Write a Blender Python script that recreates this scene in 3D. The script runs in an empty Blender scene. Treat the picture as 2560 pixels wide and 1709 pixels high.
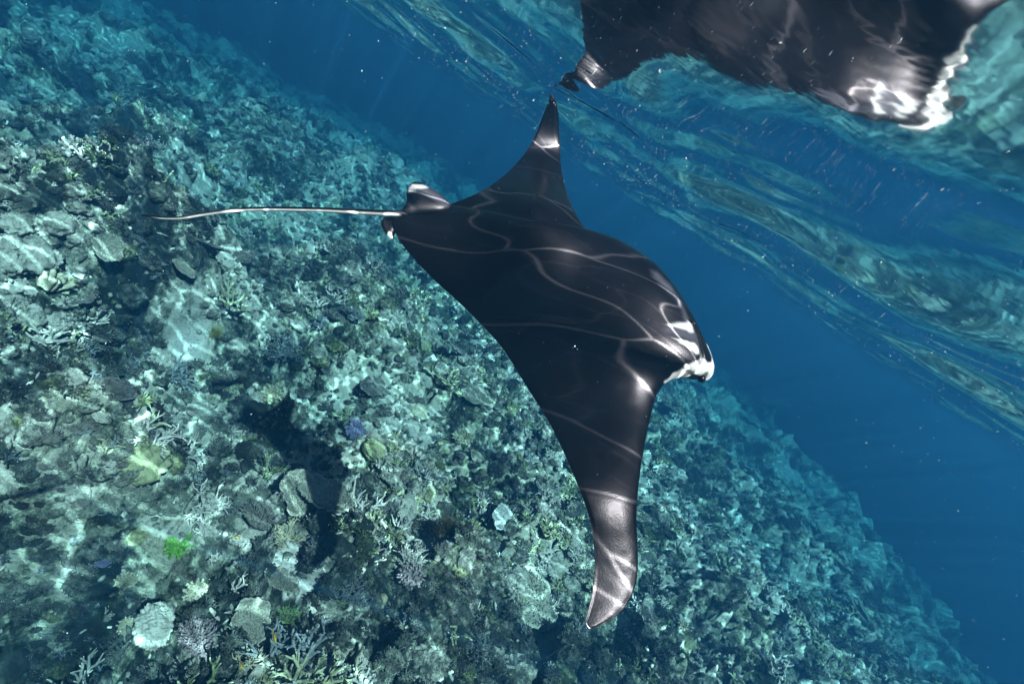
import bpy, math, random
import numpy as np
from mathutils import Vector, Matrix

random.seed(7)
rng = np.random.default_rng(7)
scene = bpy.context.scene
R = math.radians

# ------------------------------------------------------------------ camera
CAM_Z = -0.14                      # just under the surface (z = 0)
PITCH, ROLL = R(19.0), math.atan(0.665)
FPX, W, H = 1280.0, 2560.0, 1709.0  # focal length in pixels of the 2560 px frame (90 degrees wide)
cR = np.array([1.0, 0, 0]); cU = np.array([0, math.sin(PITCH), math.cos(PITCH)])
cF = np.array([0, math.cos(PITCH), -math.sin(PITCH)])
cI = math.cos(ROLL) * cR + math.sin(ROLL) * cU
cJ = -math.sin(ROLL) * cR + math.cos(ROLL) * cU
CAM = np.array([0, 0, CAM_Z])
cam = bpy.data.cameras.new('camera')
cam.sensor_width = 36.0; cam.lens = 18.0; cam.clip_start = 0.02; cam.clip_end = 900.0
camo = bpy.data.objects.new('camera', cam)
m = Matrix.Identity(4)
for k in range(3):
    m[k][0], m[k][1], m[k][2], m[k][3] = cI[k], cJ[k], -cF[k], CAM[k]
camo.matrix_world = m
scene.collection.objects.link(camo); scene.camera = camo

# ------------------------------------------------------------------ sky, sun, exposure
SUN_EL, SUN_AZ = R(50.5), R(152.0)     # azimuth clockwise from +Y (the way the camera looks)
sun_dir = Vector((math.cos(SUN_EL) * math.sin(SUN_AZ), math.cos(SUN_EL) * math.cos(SUN_AZ), math.sin(SUN_EL)))
world = bpy.data.worlds.new('World'); scene.world = world; world.use_nodes = True
wt = world.node_tree; wt.nodes.clear()
sky = wt.nodes.new('ShaderNodeTexSky'); sky.sky_type = 'NISHITA'; sky.sun_disc = False
sky.sun_elevation = SUN_EL; sky.sun_rotation = SUN_AZ
wb = wt.nodes.new('ShaderNodeBackground'); wb.inputs[1].default_value = 0.06
wo = wt.nodes.new('ShaderNodeOutputWorld')
wt.links.new(sky.outputs[0], wb.inputs[0]); wt.links.new(wb.outputs[0], wo.inputs[0])
sl = bpy.data.lights.new('sun', 'SUN'); sl.energy = 5.0; sl.angle = R(0.5); sl.color = (1.0, 0.96, 0.9)
so = bpy.data.objects.new('sun', sl); so.rotation_euler = sun_dir.to_track_quat('Z', 'Y').to_euler()
so.location = (0, 0, 30); scene.collection.objects.link(so)
vs = scene.view_settings
vs.view_transform = 'Standard'; vs.look = 'None'; vs.gamma = 1.0; vs.exposure = 1.5; vs.use_curve_mapping = False
scene.render.engine = 'CYCLES'
cy = scene.cycles
cy.use_denoising = True
cy.max_bounces = 3; cy.diffuse_bounces = 0; cy.glossy_bounces = 2; cy.transmission_bounces = 2
cy.use_adaptive_sampling = True; cy.adaptive_threshold = .03
cy.volume_bounces = 0; cy.transparent_max_bounces = 8
cy.caustics_reflective = False; cy.caustics_refractive = False
cy.sample_clamp_indirect = 4.0

# ------------------------------------------------------------------ helpers
col = scene.collection
def link(o): col.objects.link(o); return o
def tag(o, label=None, cat=None, group=None, kind=None):
    if label: o['label'] = label
    if cat: o['category'] = cat
    if group: o['group'] = group
    if kind: o['kind'] = kind
    return o
def mesh_np(name, v, f, smooth=True, mat=None):
    """v (n,3), f (m,3 or 4) -> mesh data"""
    v = np.asarray(v, np.float32); f = np.asarray(f, np.int32)
    me = bpy.data.meshes.new(name)
    k = f.shape[1]
    me.vertices.add(len(v)); me.vertices.foreach_set('co', v.ravel())
    me.loops.add(f.size); me.loops.foreach_set('vertex_index', f.ravel())
    me.polygons.add(len(f)); me.polygons.foreach_set('loop_start', np.arange(0, f.size, k, dtype=np.int32))
    me.polygons.foreach_set('use_smooth', np.full(len(f), smooth, bool))
    me.update(calc_edges=True); me.validate()
    if mat: me.materials.append(mat)
    return me
def attr(me, name, vals):
    a = me.attributes.new(name, 'FLOAT', 'POINT'); a.data.foreach_set('value', np.asarray(vals, np.float32))
def obj(name, me, parent=None, loc=None):
    o = bpy.data.objects.new(name, me); link(o)
    if parent: o.parent = parent
    if loc is not None: o.location = loc
    return o
def grid_faces(n, m_, wrap=False):
    i = np.arange(n - 1)[:, None]; j = np.arange(m_ if wrap else m_ - 1)[None, :]
    j2 = (j + 1) % m_
    return np.stack([i * m_ + j, i * m_ + j2, (i + 1) * m_ + j2, (i + 1) * m_ + j], -1).reshape(-1, 4)

def h2(ix, iy, s):
    n = (ix * 374761393 + iy * 668265263 + s * 2147483647 + 12345).astype(np.int64) & 0x7fffffff
    n = ((n ^ (n >> 13)) * 1274126177) & 0x7fffffff
    n = ((n ^ (n >> 16)) * 974634777) & 0x7fffffff
    return ((n ^ (n >> 15)) & 0xffff) / 65535.0
def vn(x, y, s=0):
    xi = np.floor(x).astype(np.int64); yi = np.floor(y).astype(np.int64)
    fx = x - xi; fy = y - yi
    u = fx * fx * fx * (fx * (fx * 6 - 15) + 10); v = fy * fy * fy * (fy * (fy * 6 - 15) + 10)
    a = h2(xi, yi, s); b = h2(xi + 1, yi, s); c = h2(xi, yi + 1, s); d = h2(xi + 1, yi + 1, s)
    return (a + (b - a) * u + (c - a) * v + (a - b - c + d) * u * v) * 2 - 1
def fbm(x, y, o=4, s=0, gain=0.5):
    t = 0; a = 1.0; n = 0
    for k in range(o):
        t = t + a * vn(x, y, s + 17 * k); n += a; a *= gain
        x, y = (0.8 * x - 0.6 * y) * 2.03 + 3.1, (0.6 * x + 0.8 * y) * 2.03 - 1.7
    return t / n
def worley(x, y, s=0):
    xi = np.floor(x).astype(np.int64); yi = np.floor(y).astype(np.int64)
    f1 = np.full(np.shape(x), 9.0); f2 = f1.copy(); idv = np.zeros(np.shape(x))
    for dx in (-1, 0, 1):
        for dy in (-1, 0, 1):
            cx = xi + dx; cy_ = yi + dy
            px = cx + h2(cx, cy_, s + 1); py = cy_ + h2(cx, cy_, s + 2)
            d = np.hypot(px - x, py - y); c = h2(cx, cy_, s + 3)
            n = d < f1
            f2 = np.where(n, f1, np.minimum(f2, d)); idv = np.where(n, c, idv); f1 = np.where(n, d, f1)
    return f1, f2, idv
def n3(p, s=0):      # cheap 3-D noise out of three planes
    x, y, z = p[..., 0], p[..., 1], p[..., 2]
    return (vn(x + 7.3 * z * .31, y - z * .47, s) + vn(y + 11.1 + .37 * x, z + .29 * x, s + 5) + vn(z - 4.2 + .41 * y, x - .33 * y, s + 9)) / 1.9
def fbm3(p, o=4, s=0, gain=.5):
    t = 0; a = 1.0; n = 0
    for k in range(o):
        t = t + a * n3(p, s + 23 * k); n += a; a *= gain; p = p * 2.07 + 1.3
    return t / n
def sstep(a, b, x):
    t = np.clip((x - a) / (b - a), 0, 1); return t * t * (3 - 2 * t)
def ray(px, py):
    d = cF * FPX + cI * (px - W / 2) - cJ * (py - H / 2)
    return d / np.linalg.norm(d)

# ------------------------------------------------------------------ materials
def newmat(name):
    mt = bpy.data.materials.new(name); mt.use_nodes = True
    nt = mt.node_tree; nt.nodes.clear()
    out = nt.nodes.new('ShaderNodeOutputMaterial')
    return mt, nt, out
def node(nt, t, **kw):
    n = nt.nodes.new(t)
    for k, v in kw.items():
        if k[0] == 'i' and k[1:].isdigit(): n.inputs[int(k[1:])].default_value = v
        else: setattr(n, k, v)
    return n
def ramp(nt, fac, stops):
    r = nt.nodes.new('ShaderNodeValToRGB'); e = r.color_ramp.elements
    while len(e) < len(stops): e.new(0.5)
    for k, (p, c) in enumerate(stops):
        e[k].position = p; e[k].color = (*c, 1) if len(c) == 3 else c
    nt.links.new(fac, r.inputs[0]); return r
def mixc(nt, fac, a, b, mode='MIX'):
    n = nt.nodes.new('ShaderNodeMix'); n.data_type = 'RGBA'; n.blend_type = mode
    for s, v in ((0, fac), (6, a), (7, b)):
        if isinstance(v, (int, float)): n.inputs[s].default_value = v
        elif isinstance(v, tuple): n.inputs[s].default_value = (*v, 1)
        else: nt.links.new(v, n.inputs[s])
    return n.outputs[2]
def maths(nt, op, a, b=None, c=None):
    n = nt.nodes.new('ShaderNodeMath'); n.operation = op
    for s, v in enumerate((a, b, c)):
        if v is None: continue
        if isinstance(v, (int, float)): n.inputs[s].default_value = v
        else: nt.links.new(v, n.inputs[s])
    return n.outputs[0]
def objpos(nt, scale=1.0):
    g = nt.nodes.new('ShaderNodeNewGeometry'); return g.outputs['Position']
def noise(nt, vec, scale, detail=4, rough=.55, dist=0.0):
    n = node(nt, 'ShaderNodeTexNoise'); n.inputs['Scale'].default_value = scale
    n.inputs['Detail'].default_value = detail; n.inputs['Roughness'].default_value = rough
    n.inputs['Distortion'].default_value = dist
    nt.links.new(vec, n.inputs['Vector']); return n.outputs[0]

def zone(nt, pos):
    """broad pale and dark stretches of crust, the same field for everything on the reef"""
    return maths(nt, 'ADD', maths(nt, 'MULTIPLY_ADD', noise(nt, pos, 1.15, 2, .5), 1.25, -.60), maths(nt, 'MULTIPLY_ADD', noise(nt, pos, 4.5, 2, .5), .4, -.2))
def coral_mat(name, c_dark, c_mid, c_light, scale=22.0, bump=0.5, tipattr=False, tip=(.7, .65, .55)):
    mt, nt, out = newmat(name)
    pos = objpos(nt)
    oi = nt.nodes.new('ShaderNodeObjectInfo')
    n1 = noise(nt, pos, scale, 5, .65); n2 = noise(nt, pos, scale * 4.3, 3, .6); n3_ = noise(nt, pos, scale * .22, 3, .5)
    f = maths(nt, 'ADD', maths(nt, 'MULTIPLY', n1, .55), maths(nt, 'MULTIPLY', n2, .3))
    f = maths(nt, 'ADD', f, maths(nt, 'MULTIPLY', n3_, .3))
    f = maths(nt, 'ADD', f, maths(nt, 'MULTIPLY_ADD', oi.outputs['Random'], .13, -.13))
    f = maths(nt, 'ADD', f, zone(nt, pos))
    r = ramp(nt, f, [(.36, c_dark), (.5, c_mid), (.66, c_light)])
    c = r.outputs[0]
    if tipattr:
        a = node(nt, 'ShaderNodeAttribute', attribute_name='tip')
        c = mixc(nt, a.outputs['Fac'], c, tip)
    b = node(nt, 'ShaderNodeBsdfPrincipled'); b.inputs['Roughness'].default_value = .85
    b.inputs['Specular IOR Level'].default_value = .15
    nt.links.new(c, b.inputs['Base Color'])
    bp = node(nt, 'ShaderNodeBump'); bp.inputs['Strength'].default_value = bump; bp.inputs['Distance'].default_value = .02
    nt.links.new(maths(nt, 'ADD', n1, maths(nt, 'MULTIPLY', n2, .6)), bp.inputs['Height'])
    nt.links.new(bp.outputs[0], b.inputs['Normal'])
    nt.links.new(b.outputs[0], out.inputs[0])
    return mt

M = {}
M['rock'] = coral_mat('crusted_rock', (0.02, 0.026, 0.024), (0.12, 0.13, 0.11), (0.55, 0.54, 0.46), 26, .9)
M['pale'] = coral_mat('pale_rock', (0.06, 0.065, 0.055), (0.36, 0.36, 0.3), (0.74, 0.71, 0.62), 24, .8)
M['green'] = coral_mat('olive_coral', (0.03, 0.04, 0.022), (0.14, 0.155, 0.08), (0.42, 0.43, 0.25), 26, .7)
M['stag_pale'] = coral_mat('pale_staghorn', (0.36, 0.34, 0.3), (0.55, 0.52, 0.46), (0.7, 0.67, 0.6), 30, .3, True, (.85, .82, .75))
M['stag_dark'] = coral_mat('blue_grey_staghorn', (0.08, 0.09, 0.1), (0.17, 0.19, 0.2), (0.3, 0.33, 0.34), 30, .3, True, (.4, .43, .43))
M['stag_green'] = coral_mat('greenish_staghorn', (.1, .13, .06), (.26, .3, .16), (.45, .47, .3), 30, .3, True, (.62, .62, .45))
M['plate'] = coral_mat('table_coral_skin', (0.09, 0.09, 0.07), (0.2, 0.2, 0.155), (0.36, 0.35, 0.28), 45, .6, True, (.6, .58, .48))
M['plate_dark'] = coral_mat('dark_table_coral_skin', (0.02, 0.022, 0.02), (0.07, 0.072, 0.062), (0.22, 0.21, 0.18), 45, .6, True, (.36, .33, .33))
M['mauve'] = coral_mat('mauve_brown_coral', (0.1, 0.08, 0.085), (0.22, 0.17, 0.18), (0.4, 0.32, 0.33), 40, .4, True, (.62, .52, .52))
M['purple'] = coral_mat('purple_coral', (.05, .045, .09), (.11, .1, .2), (.2, .18, .32), 40, .4, True, (.36, .34, .48))
M['cream'] = coral_mat('cream_coral', (0.3, 0.28, 0.17), (0.52, 0.48, 0.32), (0.7, 0.65, 0.48), 30, .4, True, (.75, .7, .52))
M['lime'] = coral_mat('bright_green_coral', (.035, .11, .014), (.085, .24, .03), (.17, .38, .07), 40, .3)
M['darkgreen'] = coral_mat('dark_green_coral', (.02, .04, .015), (.06, .11, .04), (.16, .22, .1), 40, .4, True, (.3, .36, .2))
M['brain'] = coral_mat('brain_coral_skin', (0.02, 0.024, 0.022), (0.07, 0.078, 0.066), (0.2, 0.21, 0.17), 40, .3)
M['brain_green'] = coral_mat('green_brain_coral', (.08, .14, .02), (.2, .3, .05), (.4, .5, .14), 40, .4)
M['algae'] = coral_mat('brown_algae', (.02, .016, .008), (.06, .048, .025), (.13, .1, .05), 30, .2)
M['grass'] = coral_mat('yellow_green_grass', (.12, .17, .03), (.3, .36, .08), (.5, .5, .16), 20, .1)
M['white'] = coral_mat('bleached_plate', (.4, .42, .4), (.62, .63, .6), (.78, .77, .72), 14, .4)
M['fish_yellow'] = coral_mat('yellow_fish_skin', (.5, .3, .02), (.7, .42, .03), (.8, .5, .05), 30, 0)
M['fish_dark'] = coral_mat('dark_fish_skin', (.01, .012, .015), (.02, .022, .025), (.04, .04, .045), 30, 0)

# ------------------------------------------------------------------ seabed
# bare slope first, used to find where a spot of the reef lies
def base_h(x, y):
    # a broad rounded reef top that falls away on every side
    xs = np.where(x > 0, x * 1.2, x * .6); ys = np.clip(y - 3, 0, None) * .5
    return np.maximum(-3.0 - .0062 * (xs ** 2 + ys ** 2), -14.0)
def hit_base(px, py):
    d = ray(px, py); t = 1.0
    for _ in range(400):
        p = CAM + d * t; dz = p[2] - base_h(p[0], p[1])
        if dz < .003 or t > 60: break
        t += dz * .6 + .001
    return CAM + d * t
K = 2560 / 2349.0
def D(x, y): return (x * K, y * K)      # full-frame view coordinates to photo pixels
SAND = []      # (x, y, rx, ry)
for (x, y, r_) in [(1015, 775, .26), (835, 615, .34), (425, 800, .26), (620, 1375, .17), (455, 575, .30), 
                   (640, 1490, .16), (500, 1035, .13), (1140, 1110, .11), (905, 730, .3), (990, 840, .3), (1460, 1160, .18),
                   (1220, 1480, .2), (1540, 930, .28), (1640, 1110, .25), (1255, 1465, .18), (1540, 1490, .15), (650, 1560, .12), (760, 900, .12),
                   (60, 1010, .25), (480, 940, .2), (1050, 690, .3), (700, 560, .4), (1500, 1330, .2)]:
    p = hit_base(*D(x, y)); SAND.append((p[0], p[1], r_ * .5))
MOUND = []     # (x, y, radius, height)
for (x, y, r_, h_) in [(760, 740, .8, .7), (270, 330, 1.0, .42), (290, 640, .7, .3), (380, 740, .35, .45), (60, 620, .6, .45), (110, 640, .3, .25), (1170, 860, .4, .35),
                       (560, 1240, .3, .15), (940, 1270, .35, .18), (980, 1480, .3, .3), (350, 1450, .22, .18), (1010, 1380, .22, .2), (620, 1080, .25, .15),
                       (20, 700, .8, .5), (450, 680, .5, .3), (1300, 1320, .3, .2), (1540, 1190, .4, .3), (1800, 1230, .5, .3), (1640, 1420, .4, .3), (1250, 1100, .3, .2),
                       (900, 420, 1.2, .4), (560, 340, 1.4, .3), (720, 640, .5, .3), (150, 1130, .4, .3), (870, 1110, .3, .15), (110, 1420, .35, .25)]:
    p = hit_base(*D(x, y)); MOUND.append((p[0], p[1], r_ * 1.15, h_ * .95))
HOLE = []
for (x, y, r_, h_) in [(750, 890, .55, .5), (1110, 880, .28, .3), (370, 800, .2, .25), (660, 1500, .18, .2), (250, 420, .6, .4), (830, 1040, .25, .2), (150, 1390, .32, .55), (50, 1500, .6, .9),
                       (1100, 1400, .17, .3), (1055, 1330, .15, .25), (880, 1310, .14, .2), (540, 640, .25, .3), (420, 1090, .2, .15), (980, 1160, .2, .2), (1600, 1250, .3, .3), (1380, 1500, .2, .25),
                       (1850, 1060, .4, .3), (1900, 1330, .4, .3), (300, 1280, .2, .3), (800, 1500, .2, .2), (500, 1330, .16, .15), (730, 960, .3, .2), (20, 160, 1.6, .7), (10, 620, .3, .4)]:
    p = hit_base(*D(x, y)); HOLE.append((p[0], p[1], r_, h_ * 1.15))

SPOTS = []     # level ground where the larger colonies stand
for (x, y, w_) in [(397, 1283, 84), (459, 1190, 112), (455, 1252, 66), (492, 1290, 44), (452, 1358, 62), (530, 1364, 60), (463, 1462, 122), (572, 1434, 108), (646, 1438, 74), (354, 1455, 112), (274, 1372, 52), (566, 1520, 80), (238, 1420, 32), (214, 1344, 34), (16, 1522, 90), (592, 1026, 58), (600, 1092, 98), (588, 1205, 108), (632, 1270, 84), (545, 1280, 60), (900, 1225, 72), (930, 1290, 112), (1004, 1252, 96), (1142, 1196, 70), (760, 1412, 34), (788, 1383, 92), (923, 1348, 66), (878, 1372, 26), (985, 1500, 128), (729, 1138, 27), (827, 1522, 36), (107, 665, 74), (183, 712, 54), (244, 583, 96), (381, 712, 54), (474, 606, 74), (557, 588, 60), (488, 775, 48), (88, 898, 32), (22, 1006, 40), (618, 909, 54), (481, 937, 105), (785, 764, 74), (732, 768, 66), (632, 842, 92), (815, 992, 58), (761, 727, 46), (846, 724, 48), (861, 1028, 64), (960, 948, 80), (1150, 866, 48), (1176, 932, 52), (1060, 1006, 56), (360, 456, 46), (1768, 944, 88), (1615, 940, 32), (1645, 1255, 90), (1317, 1262, 40), (1432, 1405, 38), (1480, 1270, 52), (218, 1003, 46), (1575, 1470, 60), (303, 1256, 48)]:
    p = hit_base(*D(x, y)); SPOTS.append((p[0], p[1], max(.10, w_ * K / FPX * float((p - CAM) @ cF) * .6)))

def seabed(x, y, full=False):
    x = np.asarray(x, float); y = np.asarray(y, float)
    wx = x + .18 * fbm(x * 1.3, y * 1.3, 3, 5); wy = y + .18 * fbm(x * 1.3 + 9, y * 1.3 - 4, 3, 6)
    z = base_h(x, y)
    z = z + .20 * fbm(x * .35, y * .35, 3, 11) + .30 * fbm(x * .95, y * .95, 2, 12) + .9 * sstep(5, 11, np.hypot(x, y)) * fbm(x * .42, y * .42, 3, 13)
    for (cx, cy_, r_, h_) in MOUND:
        z = z + h_ * np.exp(-(((wx - cx) ** 2 + (wy - cy_) ** 2) / r_ ** 2) ** 1.5)
    for (cx, cy_, r_, h_) in HOLE:
        z = z - h_ * np.exp(-(((wx - cx) ** 2 + (wy - cy_) ** 2) / r_ ** 2) ** 1.5)
    s = np.zeros_like(x)
    for (cx, cy_, r_) in SAND:
        d = np.hypot(wx - cx, (wy - cy_) * .8) / r_
        s = np.maximum(s, 1.25 - d)
    e = fbm(x * 4, y * 4, 4, 31)
    sand = sstep(.32, .5, s + .42 * e)
    sand = np.maximum(sand, .8 * sstep(.5, .66, fbm(x * 1.6 + 3, y * 1.6, 5, 77)))
    f1, f2, c1 = worley(wx * 1.9, wy * 1.9, 41)            # big heads, half a metre
    heads = np.clip(.62 - f1, 0, 1) * (c1 * .9 + .1)
    g1, g2, c2 = worley(wx * 5.2 + .25 * fbm(x * 9, y * 9, 2, 3), wy * 5.2, 43)       # lumps, 20 cm
    lump = np.sqrt(np.clip(.75 - g1, 0, 1)) * (c2 * .8 + .2)
    k1, k2, c3 = worley(wx * 14 + .3 * fbm(x * 30, y * 30, 2, 8), wy * 14, 47)        # knobs, 7 cm
    knob = np.sqrt(np.clip(.8 - k1, 0, 1)) * c3
    fine = fbm(x * 22, y * 22, 3, 51, .6)
    ridg = 1 - np.abs(fbm(wx * 2.6, wy * 2.6, 4, 61)) * 2.2
    crev = sstep(.86, .99, ridg)
    calm = np.zeros_like(x)
    for (cx, cy_, r_) in SPOTS: calm = np.maximum(calm, np.exp(-(((x - cx) ** 2 + (y - cy_) ** 2) / r_ ** 2) ** 2))
    rough = (1 - sand) * (1 - .6 * calm)
    z = z + rough * (.40 * heads + .15 * lump + .075 * knob + .05 * fine - .2 * crev + .10 * fbm(x * 6, y * 6, 4, 71, .6)) - .05 * sand
    z = z + sand * (.012 * fbm(x * 6, y * 6, 2, 72) + .004 * fine)
    if not full: return z
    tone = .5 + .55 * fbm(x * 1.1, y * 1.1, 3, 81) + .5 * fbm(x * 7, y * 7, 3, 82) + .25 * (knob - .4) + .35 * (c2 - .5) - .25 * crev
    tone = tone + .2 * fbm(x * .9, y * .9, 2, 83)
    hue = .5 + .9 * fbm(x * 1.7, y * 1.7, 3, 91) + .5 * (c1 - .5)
    return z, sand, np.clip(tone, 0, 1), np.clip(hue, 0, 1)

NA, NR = 900, 820
az = np.linspace(R(-95), R(80), NA)
rr = np.concatenate([np.linspace(.02, 1.4, 60, endpoint=False), np.geomspace(1.4, 26, NR - 110), np.geomspace(28, 170, 50)])
A, RR = np.meshgrid(az, rr)
X = RR * np.sin(A); Y = RR * np.cos(A) + .2
Zb, sand, tone, hue = seabed(X, Y, True)
Vs = np.stack([X, Y, Zb], -1).reshape(-1, 3)
mt, nt, out = newmat('reef_ground')
pos = objpos(nt)
at_s = node(nt, 'ShaderNodeAttribute', attribute_name='sand'); at_t = node(nt, 'ShaderNodeAttribute', attribute_name='tone'); at_h = node(nt, 'ShaderNodeAttribute', attribute_name='hue')
na = noise(nt, pos, 60, 5, .7); nb = noise(nt, pos, 17, 5, .65, .4); nc = noise(nt, pos, 160, 2, .6)
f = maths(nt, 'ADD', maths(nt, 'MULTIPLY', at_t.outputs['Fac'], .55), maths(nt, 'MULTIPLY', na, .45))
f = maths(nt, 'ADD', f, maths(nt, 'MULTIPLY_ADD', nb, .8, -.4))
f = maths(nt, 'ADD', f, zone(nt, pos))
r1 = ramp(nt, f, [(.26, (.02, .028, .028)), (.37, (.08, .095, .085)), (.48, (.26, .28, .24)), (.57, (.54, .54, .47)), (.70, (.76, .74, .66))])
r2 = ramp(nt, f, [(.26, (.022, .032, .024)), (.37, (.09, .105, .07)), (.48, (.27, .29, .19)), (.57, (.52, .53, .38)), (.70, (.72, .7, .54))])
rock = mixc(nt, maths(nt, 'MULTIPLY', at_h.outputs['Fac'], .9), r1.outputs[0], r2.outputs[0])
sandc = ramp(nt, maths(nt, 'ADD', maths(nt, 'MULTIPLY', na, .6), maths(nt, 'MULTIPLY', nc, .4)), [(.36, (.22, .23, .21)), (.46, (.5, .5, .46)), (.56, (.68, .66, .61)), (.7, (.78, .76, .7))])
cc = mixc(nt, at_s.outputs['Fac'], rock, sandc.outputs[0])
b = node(nt, 'ShaderNodeBsdfPrincipled'); b.inputs['Roughness'].default_value = .9; b.inputs['Specular IOR Level'].default_value = .1
bp = node(nt, 'ShaderNodeBump'); bp.inputs['Distance'].default_value = .03
nt.links.new(maths(nt, 'MULTIPLY_ADD', at_s.outputs['Fac'], -.75, .95), bp.inputs['Strength'])
nt.links.new(maths(nt, 'ADD', na, maths(nt, 'MULTIPLY', nb, .8)), bp.inputs['Height'])
nt.links.new(bp.outputs[0], b.inputs['Normal']); nt.links.new(cc, b.inputs['Base Color']); nt.links.new(b.outputs[0], out.inputs[0])
M['ground'] = mt
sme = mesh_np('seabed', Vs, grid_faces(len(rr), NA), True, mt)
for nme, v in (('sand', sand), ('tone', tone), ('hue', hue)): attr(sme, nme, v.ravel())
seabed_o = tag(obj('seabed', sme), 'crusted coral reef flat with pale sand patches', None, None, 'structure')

def ground(x, y):
    """height of the finished seabed, read off its own grid"""
    x = np.asarray(x, float); y = np.asarray(y, float)
    r_ = np.clip(np.hypot(x, y - .2), rr[0], rr[-1] * .999); a = np.clip(np.arctan2(x, y - .2), az[0], az[-1] - 1e-6)
    i = np.clip(np.searchsorted(rr, r_, 'right') - 1, 0, len(rr) - 2); u = (r_ - rr[i]) / (rr[i + 1] - rr[i])
    fa = (a - az[0]) / (az[1] - az[0]); j = np.clip(fa.astype(int), 0, NA - 2); v = fa - j
    return (Zb[i, j] * (1 - u) * (1 - v) + Zb[i + 1, j] * u * (1 - v) + Zb[i, j + 1] * (1 - u) * v + Zb[i + 1, j + 1] * u * v)
def hit(px, py):
    d = ray(px, py); t = 1.2
    for _ in range(900):
        p = CAM + d * t; dz = p[2] - float(ground(p[0], p[1]))
        if dz < .004: break
        t += max(dz * .4, .004)
        if t > 45: break
    return CAM + d * t
def spot(x, y): return hit(*D(x, y))

# ------------------------------------------------------------------ water surface
WAVE_SEED = 9
def waves(x, y):
    z = np.zeros_like(x)
    wr = np.random.default_rng(WAVE_SEED)
    for lam, amp, n in ((1.9, .0115, 3), (.88, .0078, 4), (.43, .0021, 6), (.21, .0005, 8)):
        for k in range(n):
            th = wr.normal(R(20), R(45)); ph = wr.uniform(0, 6.28); l = lam * wr.uniform(.75, 1.3)
            u = (x * math.cos(th) + y * math.sin(th)) / l * 2 * math.pi + ph
            u = u + .7 * vn(x / lam * .9 + k, y / lam * .9, 200 + k)
            z = z + amp * np.sin(u)
    return z
NA2, NR2 = 620, 560
az2 = np.linspace(R(-180), R(180), NA2)
rr2 = np.concatenate([np.linspace(.01, .15, 12, endpoint=False), np.geomspace(.15, 14, NR2 - 52), np.geomspace(14.6, 170, 40)])
A2, R2 = np.meshgrid(az2, rr2)
X2 = R2 * np.sin(A2); Y2 = R2 * np.cos(A2)
Z2 = waves(X2, Y2) * (1 - sstep(12, 40, R2))
mt, nt, out = newmat('water_surface')
pos = objpos(nt)
mp = node(nt, 'ShaderNodeMapping'); mp.inputs['Rotation'].default_value = (0, 0, R(8)); mp.inputs['Scale'].default_value = (.75, 2.0, 0)
nt.links.new(pos, mp.inputs[0])
nw = node(nt, 'ShaderNodeTexNoise'); nw.inputs['Scale'].default_value = 2.2; nw.inputs['Detail'].default_value = 2
nt.links.new(mp.outputs[0], nw.inputs['Vector'])
wv = node(nt, 'ShaderNodeVectorMath', operation='MULTIPLY_ADD'); nt.links.new(nw.outputs[1], wv.inputs[0]); wv.inputs[1].default_value = (.5, .5, 0); nt.links.new(mp.outputs[0], wv.inputs[2])
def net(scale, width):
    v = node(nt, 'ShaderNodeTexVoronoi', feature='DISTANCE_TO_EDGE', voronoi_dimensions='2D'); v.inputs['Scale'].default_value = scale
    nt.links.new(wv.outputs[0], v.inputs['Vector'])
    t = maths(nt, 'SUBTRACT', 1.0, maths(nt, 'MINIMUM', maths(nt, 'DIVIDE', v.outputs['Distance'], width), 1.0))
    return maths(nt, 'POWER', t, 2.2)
c1_ = net(3.2, .036); c2_ = net(5.9, .05)  # caustic light lines painted into the sheet's tint to pattern the sunlight
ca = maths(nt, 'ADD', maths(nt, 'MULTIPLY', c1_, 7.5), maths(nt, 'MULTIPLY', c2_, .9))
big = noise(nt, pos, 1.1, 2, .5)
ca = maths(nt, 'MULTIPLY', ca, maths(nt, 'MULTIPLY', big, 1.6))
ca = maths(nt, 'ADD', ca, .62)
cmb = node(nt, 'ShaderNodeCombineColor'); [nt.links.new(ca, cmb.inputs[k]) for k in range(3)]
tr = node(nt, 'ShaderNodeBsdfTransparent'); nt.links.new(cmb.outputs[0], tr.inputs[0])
gl = node(nt, 'ShaderNodeBsdfGlossy'); gl.inputs['Roughness'].default_value = 0.05; gl.inputs[0].default_value = (1, 1, 1, 1)
bp = node(nt, 'ShaderNodeBump'); bp.inputs['Strength'].default_value = .06; bp.inputs['Distance'].default_value = .01
nt.links.new(noise(nt, pos, 12, 3, .55, .3), bp.inputs['Height'])
fr = node(nt, 'ShaderNodeFresnel'); fr.inputs[0].default_value = 1.33
nt.links.new(bp.outputs[0], fr.inputs['Normal']); nt.links.new(bp.outputs[0], gl.inputs['Normal'])
mx = node(nt, 'ShaderNodeMixShader'); nt.links.new(fr.outputs[0], mx.inputs[0]); nt.links.new(tr.outputs[0], mx.inputs[1]); nt.links.new(gl.outputs[0], mx.inputs[2])
nt.links.new(mx.outputs[0], out.inputs[0])
wme = mesh_np('water', np.stack([X2, Y2, Z2], -1).reshape(-1, 3), grid_faces(len(rr2), NA2), True, mt)
tag(obj('water', wme), 'rippled water surface seen from below', None, None, 'structure')

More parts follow.
